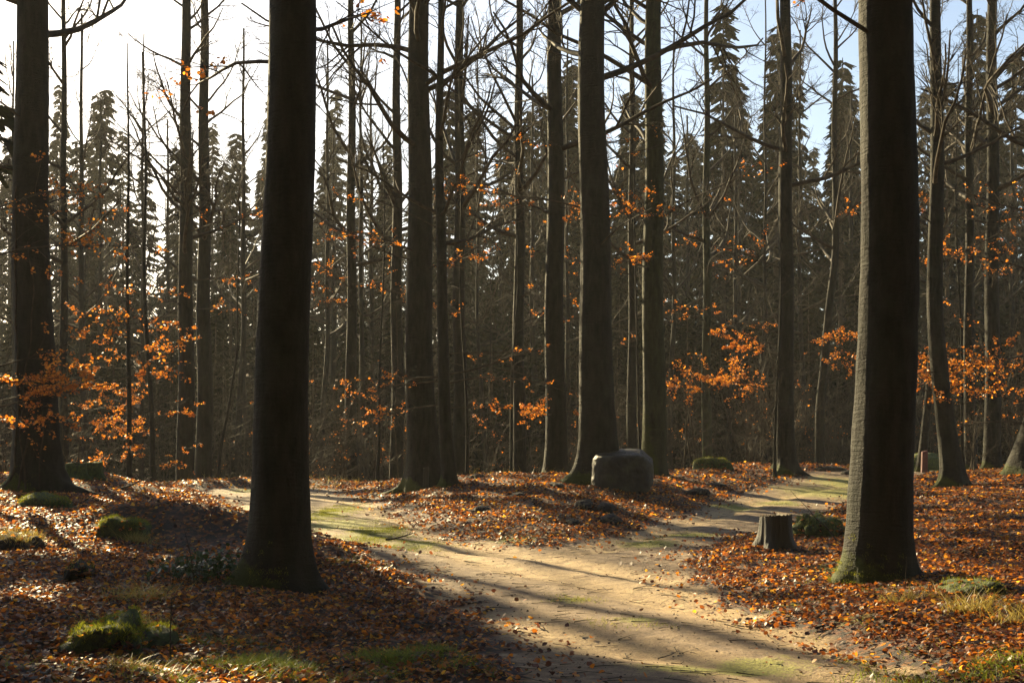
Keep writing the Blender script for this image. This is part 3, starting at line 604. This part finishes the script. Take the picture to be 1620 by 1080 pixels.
CAUGHT = []
def mound(name, px, py, w, h, dp, label, catg, seed, m='moss', fuzz=2500, fh=.03, noise_a=.10, yaw=0, fm='moss_fuzz', sub=None, grp=None):
    """low hummock w x h pixels on the ground at (px,py); dp = its depth in metres"""
    g = G(px, py); s = g[1] / F; t = thing(name, label, catg, g, grp, yaw)
    V = np.sign(U4) * np.abs(U4) ** .62 * np.array([w / 2 * s, dp / 2, h * s]); V[:, 2] *= 1 + .25 * n3(V * [1, .3, 0], seed + 7, 6 / max(.2, w * s / 2), 1) * .5; V[:, 0] *= 1 - .22 * U4[:, 2]
    V = V * (1 + n3(V, seed, 5 / max(.2, w * s / 2), noise_a * 1.5) + n3(V, seed + 1, 14 / max(.2, w * s / 2), noise_a * .5))[:, None]
    keep = V[:, 2] > -.12; mp = np.cumsum(keep) - 1; Fk = mp[F4[keep[F4].all(1)]]; V = V[keep]
    mesh(sub or 'mossy_body', V, Fk, m, t)
    tv = V[V[:, 2] > .02]; c_ = tv[rng.integers(0, len(tv), 60)] * [1.03, 1.03, 1.0]; CAUGHT.append(c_ + g + [0, 0, -.005]); rim = tv[(tv[:, 2] < .3 * h * s)]
    if len(rim): CAUGHT.append(rim[rng.integers(0, len(rim), 160)] * [1.08, 1.15, 1] + g)
    if fuzz:
        up = np.where(V[:, 2] > .45 * h * s)[0]; ii = np.where(rng.uniform(0, 1, fuzz) < .75, up[rng.integers(0, len(up), fuzz)], rng.integers(0, len(V), fuzz)); P = V[ii] + rng.normal(0, .012, (fuzz, 3)); P = P[P[:, 2] > 0]  # fronds gathered on top to make a lit rim over the darker body
        mesh('moss_fringe', *blades(P, fh, .0025, .4, rng, .8, 3), fm, t, smooth=False)
    return t
mound('mossy_rock', 72, 805, 92, 20, .7, 'long low moss-capped rock in front of the ivy-clad beech', 'rock', 31, fuzz=5000, fh=.03)
mound('mossy_rock', 194, 842, 80, 22, .6, 'small moss-humped rock on the leafy bank above the dark hollow', 'rock', 33, fuzz=4000, fh=.03)
mound('mossy_rock', 1128, 739, 58, 15, .9, 'moss-capped rock on the skyline right of the boulder', 'rock', 35, fuzz=2500, fh=.05)
mound('mossy_stump', 1295, 846, 74, 30, .7, 'rotten mossy stump remnant between the cut stump and the thickest trunk', 'stump', 37, fuzz=1500, noise_a=.14)
mound('mossy_hummock', 1535, 944, 92, 26, .5, 'dark moss hummock right of the thickest trunk, grass growing before it', 'hummock', 39, fuzz=700)  # fronds thinned to darken it, in place of the trunk's shadow
mound('mossy_hummock', 190, 1022, 120, 36, .7, 'knobbly moss-covered root stub in the near left leaves', 'hummock', 41, fuzz=5000, noise_a=.2, fh=.028)
mound('mossy_hummock', 128, 912, 44, 18, .4, 'small bare brown hump on the left slope', 'hummock', 43, m='soil', fuzz=300)
mound('mossy_hummock', 1468, 742, 90, 22, 1.6, 'grassy hump beside the distant track bend', 'hummock', 45, fuzz=1500, fh=.06)
mound('earth_bank', 20, 872, 80, 26, .6, 'dead grass clump on dark earth at the left edge', 'bank', 47, m='soil', fuzz=700, fh=.12, fm='dry_grass')
for i, (px, py, w_, h_) in enumerate([(925, 802, 30, 9), (958, 806, 24, 9), (880, 768, 26, 6), (965, 826, 36, 12), (906, 826, 26, 8), (762, 806, 26, 8), (755, 757, 30, 7), (820, 786, 24, 7), (690, 768, 30, 7), (1105, 780, 36, 8), (1130, 769, 40, 6), (1310, 745, 50, 9), (1350, 750, 40, 8)]):
    g = G(px, py); s = g[1] / F; V = U4 * np.array([w_ / 2 * s, .28, h_ * s]); V = V * (1 + n3(V, 80 + i, 9, .18) + n3(V, 90 + i, 30, .06))[:, None]
    o = mesh('soil_clod', V, F4, 'soil', loc=g); tag(o, 'bare dark earth clod poking out of the leaves on the bank', 'clod', 'earth clods on the middle bank')

def stump(px, py, wpx, hpx, label, seed, m='stump', notch=0.0, slant=.03):
    g = G(px, py); s = g[1] / F; r0 = wpx / 2 * s; h = hpx * s; t = thing('tree_stump', label, 'stump', g)
    sd = 64; zs = np.linspace(-.1, h, 26); an = np.arange(sd) * 2 * np.pi / sd; rg = np.random.default_rng(seed); ph = rg.uniform(0, 7, 6)
    zz, aa = np.meshgrid(zs, an, indexing='ij'); zc = np.maximum(zz, 0)
    r = r0 * (1 + .05 * np.sin(5 * aa + ph[0]) + .03 * np.sin(13 * aa + ph[1] + zz * 3) + .02 * np.sin(23 * aa + ph[2])) + r0 * .8 * (.55 + .45 * np.cos(5 * aa + ph[3])) * np.exp(-zc / (.22 * h + .03))
    ztop = h * (1 + slant * np.cos(aa + ph[4]) + .022 * np.sin(17 * aa + ph[0]) * np.sin(5 * aa) + .02 * np.sin(29 * aa + ph[1]) - notch * (np.sin(aa * 1.0 + ph[5]) > .2)); zz = np.where(zz > 0, zz * ztop / h, zz)
    V = np.stack([r * np.cos(aa), r * np.sin(aa), zz], -1); mesh('stump_body', V, grid_faces(26, sd, True), m, t)
    ring = V[-1]; rr = [ring * [f_, f_, 1] + [0, 0, .004 * math.sin(f_ * 20) + (1 - f_) * 0.006] for f_ in (.995, .8, .55, .3, .06)]
    mesh('cut_face', np.concatenate(rr), grid_faces(5, sd, True), 'cut' if m != 'moss' else 'moss', t); return t
st = stump(1228, 868, 48, 53, 'weathered cut stump on the leafy point between the two tracks', 3)
st2 = stump(120, 757, 30, 23, 'moss-covered stump, left and larger of the two behind the ivy beech', 4, 'moss', .1)
st3 = stump(148, 757, 26, 26, 'moss-covered stump, right and taller of the two behind the ivy beech', 5, 'moss', 0.05)
# posts
def post(px, d, wpx, hpx, label, m, lean=.0):
    p = at(px, d); s = d / F; w_, h_ = wpx * s / 2, hpx * s; rows = []
    for z, k in ((-.3, 1), (0, 1), (h_ * .5, .98), (h_ - .03, .96), (h_, .8)):
        rows.append([(w_ * k * cx + lean * z, w_ * k * cy * .9, z + (.02 * cx if z == h_ else 0)) for cx, cy in ((-1, -.8), (-.8, -1), (.8, -1), (1, -.8), (1, .8), (.8, 1), (-.8, 1), (-1, .8))])
    V = np.array(rows).reshape(-1, 3); Fc = grid_faces(5, 8, True).tolist() + [[32 + k for k in range(8)]]
    o = mesh('wooden_post', V, Fc, m, loc=p, smooth=False); tag(o, label, 'post')
post(673, 32.4, 9, 37, 'short weathered wooden post in front of the stout dark beech', 'stump', .04)
post(1462, 43, 9, 34, 'short red-brown post beside the slim slanting trunk', 'redpost', .02)
# grass tufts
def tuft(px, py, n, h, w, spread, label, m, sx=.12, name='grass_tuft'):
    g = G(px, py); x = rng.normal(0, sx, n); y = rng.normal(0, sx * .6, n); z = H(x + g[0], y + g[1]) - g[2] - .01
    o = mesh(name, *blades(np.stack([x, y, z], -1), h, w, .7, rng, spread, 5), m, loc=g); tag(o, label, 'grass')
tuft(1535, 972, 200, .27, .0032, .7, 'yellow-green arching grass tuft in front of the dark moss hummock', 'dry_grass', .11)
tuft(1432, 955, 160, .22, .0035, .8, 'small straw-coloured tuft at the foot of the thickest trunk', 'dry_grass', .12)
tuft(1612, 990, 160, .25, .0035, .8, 'pale grass tuft cut by the right frame edge', 'dry_grass', .14)
tuft(684, 1035, 420, .12, .0028, .5, 'bright green grass tuft in dark leaves beside the track edge', 'grass', .08)
tuft(218, 860, 260, .22, .0035, .6, 'backlit straw tuft below the small moss-humped rock', 'dry_grass', .10)
tuft(220, 948, 260, .20, .0035, .9, 'flattened faded grass tuft on the left slope', 'dry_grass', .16)
tuft(205, 1000, 420, .16, .003, .8, 'tawny fine grass crowning the knobbly root stub', 'dry_grass', .2)
tuft(210, 1066, 300, .12, .003, 1.0, 'bleached flattened grass near the bottom left', 'dry_grass', .14)
tuft(545, 893, 260, .10, .0028, .7, 'green grass on the bank just right of the massive trunk', 'grass', .2)
tuft(30, 868, 200, .2, .0035, .9, 'withered grass tuft at the left frame edge', 'dry_grass', .2)
# glossy evergreen seedling patch left of the near trunk
for i, (px, py, n, lab) in enumerate(((345, 915, 300, 'low glossy dark-leaved plant close against the massive trunk'), (300, 925, 200, 'low glossy dark-leaved plant on the slope, left of its neighbour'))):
    g = G(px, py); t = thing('evergreen_plant', lab, 'plant', g); rg = np.random.default_rng(900 + i)
    P, Rr = grow(np.stack([rg.normal(0, .22, 26), rg.normal(0, .14, 26), np.zeros(26)], -1), np.stack([rg.normal(0, .4, 26), rg.normal(0, .4, 26), np.ones(26)], -1), .30, .004, 5, .2, 0, rg)
    mesh('stems', *tubes(P, Rr, 3), 'twig', t); mesh('foliage', *hang_leaves(P, n // 20, .05, rg, .2), 'holly', t, smooth=False)
# twigs, sticks and pebbles on the ground
n = 2400; yy = rng.uniform(7, 30, n); xx = rng.uniform(-1, 1, n) * (.43 * yy + 1); a = rng.normal(0.1, .8, n); z = H(xx, yy) + .008
P, Rr = grow(np.stack([xx, yy, z], -1), np.stack([np.cos(a), np.sin(a), np.zeros(n)], -1), rng.uniform(.05, .35, n), rng.uniform(.002, .005, n), 5, .18, 0, rng)
P[..., 2] = H(P[..., 0], P[..., 1]) + .008 + rng.uniform(0, .012, (n, 1)); tag(mesh('twig_litter', *tubes(P, Rr, 4), 'twig'), kind='stuff')
n = 5500; yy = rng.uniform(7, 26, n); xx = rng.uniform(-1, 1, n) * (.43 * yy + 1); d = sdist(xx, yy); k = d < .1; xx, yy, d = xx[k], yy[k], d[k]; n = len(xx)
U1, F1 = ico(1); sz = rng.uniform(.003, .008, n) * (1 + 1.5 * (rng.uniform(0, 1, n) > .97)); V = U1[None] * sz[:, None, None] * rng.uniform(.6, 1.3, (n, 1, 3)) + np.stack([xx, yy, Hd(xx, yy, d)], -1)[:, None]
tag(mesh('gravel', V.reshape(-1, 3), (np.arange(n)[:, None, None] * len(U1) + F1[None]).reshape(-1, 3), 'stone', smooth=False), kind='stuff')
n = 26000; yy = 7 + 26 * rng.uniform(0, 1, n) ** 1.4; xx = rng.uniform(-1, 1, n) * (.43 * yy + 1); d = sdist(xx, yy)
k = (d < .1) & (rng.uniform(0, 1, n) < .12 + .5 * np.exp(d / .5) + .35 * (WM(xx, yy) > .8)) & (rng.uniform(0, 1, n) > .75 * np.exp(-(rut_dist(xx, yy) / .25) ** 2)); xx, yy, d = xx[k], yy[k], d[k]
tag(mesh('trodden_leaf_scraps', *leaves_mesh(np.stack([xx, yy, Hd(xx, yy, d) - .003], -1), .021, .35, rng, .001), 'scraps', smooth=False), kind='stuff')
def stick(px, py, L, r, a, label, seed, up=.05):
    g = G(px, py); rg = np.random.default_rng(seed); P, Rr = grow([[0, 0, .03]], [[math.cos(a), math.sin(a), up]], L, r, 8, .12, 0, rg); w = [tubes(P, Rr, 6)]
    o, d, L2, r2 = kids(P, Rr, 4, .3, .9, .8, .3, rg, np.array([L])); P, Rr = grow(o, d, L2, r2, 5, .15, 0, rg); w.append(tubes(P, Rr, 4))
    tag(mesh('fallen_branch', *cat(w), 'twig', loc=g), label, 'branch')
stick(183, 776, 1.0, .025, .6, 'dark forked branch lying on the leafy crest at left', 1, .15)
stick(610, 856, .5, .02, .1, 'short dark stick lying on the grassy strip of the track', 2)
stick(1325, 860, 1.1, .01, 2.2, 'pale thin branch standing out before the rotten mossy stump', 3, .5)
stick(1290, 1000, .3, .012, .3, 'small twig lying on the sandy track near the bottom right', 4)
# dry stalks
for i, (px, py, h, lab) in enumerate(((308, 935, .62, 'tall dry stalk standing left of the massive trunk'), (1432, 930, .34, 'single dry stalk at the foot of the thickest trunk'), (270, 1050, .5, 'thin dead stalk in the near left leaves'), (1578, 845, .45, 'thin leafless seedling on the right-hand slope'))):
    g = G(px, py); rg = np.random.default_rng(950 + i); P, Rr = grow([[0, 0, -.02]], [[.02, 0, 1]], h, .006, 7, .05, 0, rg, .4); w = [tubes(P, Rr, 4)]
    o, d, L2, r2 = kids(P, Rr, 4, .4, 1, .5, 1, rg, np.array([h]), (.1, .25)); P, Rr = grow(o, d, L2, r2, 4, .1, 0, rg); w.append(tubes(P, Rr, 3))
    tag(mesh('dry_stalk', *cat(w), 'twig', loc=g), lab, 'stalk')

tag(mesh('leaves_caught_in_moss', *leaves_mesh(np.concatenate(CAUGHT), .045, .5, rng, 0), 'litter', smooth=False), kind='stuff')
# ------------------------------------------------------------------ air, light, camera
hz = mesh('haze', [(x, y, z) for z in (-5, 45) for y in (-205, 310) for x in (-310, 310)], [[0, 2, 3, 1], [4, 5, 7, 6], [0, 1, 5, 4], [2, 6, 7, 3], [0, 4, 6, 2], [1, 3, 7, 5]], M['soil'], smooth=False)
m = bpy.data.materials.new('haze_air'); m.use_nodes = True; nt = m.node_tree; nt.nodes.remove(nt.nodes['Principled BSDF'])
pv = nt.nodes.new('ShaderNodeVolumePrincipled'); pv.inputs['Color'].default_value = (.93, .9, .8, 1); pv.inputs['Density'].default_value = .0004; pv.inputs['Anisotropy'].default_value = .1
nt.links.new(pv.outputs[0], nt.nodes['Material Output'].inputs['Volume']); hz.data.materials.clear(); hz.data.materials.append(m); tag(hz, kind='stuff')

w = bpy.data.worlds.new('World'); SC.world = w; w.use_nodes = True; nt = w.node_tree; bg = nt.nodes['Background']
sky = nt.nodes.new('ShaderNodeTexSky'); sky.sky_type = 'NISHITA'; sky.sun_disc = False; sky.sun_elevation = SUN_EL; sky.sun_rotation = -SUN_AZ
nt.links.new(sky.outputs[0], bg.inputs[0]); bg.inputs[1].default_value = .05
L = bpy.data.lights.new('sun', 'SUN'); L.energy = 5; L.angle = R(.5); L.color = (1, .81, .46)
s = bpy.data.objects.new('sun', L); COL.objects.link(s); s.rotation_euler = (R(90) - SUN_EL, 0, R(180) + SUN_AZ); s.location = (-20, 40, 30)
cd = bpy.data.cameras.new('camera'); cam = bpy.data.objects.new('camera', cd); COL.objects.link(cam); SC.camera = cam
cam.location = (0, 0, CH); cam.rotation_euler = (R(90), 0, 0); cd.sensor_width = 36; cd.lens = F / 1620 * 36; cd.shift_y = (HY - 540) / 1620; cd.clip_end = 1500; cd.clip_start = .1
vs = SC.view_settings; vs.view_transform = 'Standard'; vs.look = 'None'; vs.gamma = 1; vs.exposure = 1.88
SC.cycles.use_denoising = True; SC.cycles.denoising_prefilter = 'ACCURATE'; SC.cycles.adaptive_threshold = .004; SC.cycles.max_bounces = 6; SC.cycles.diffuse_bounces = 3; SC.cycles.volume_bounces = 1; SC.cycles.transparent_max_bounces = 4; SC.cycles.sample_clamp_indirect = 4
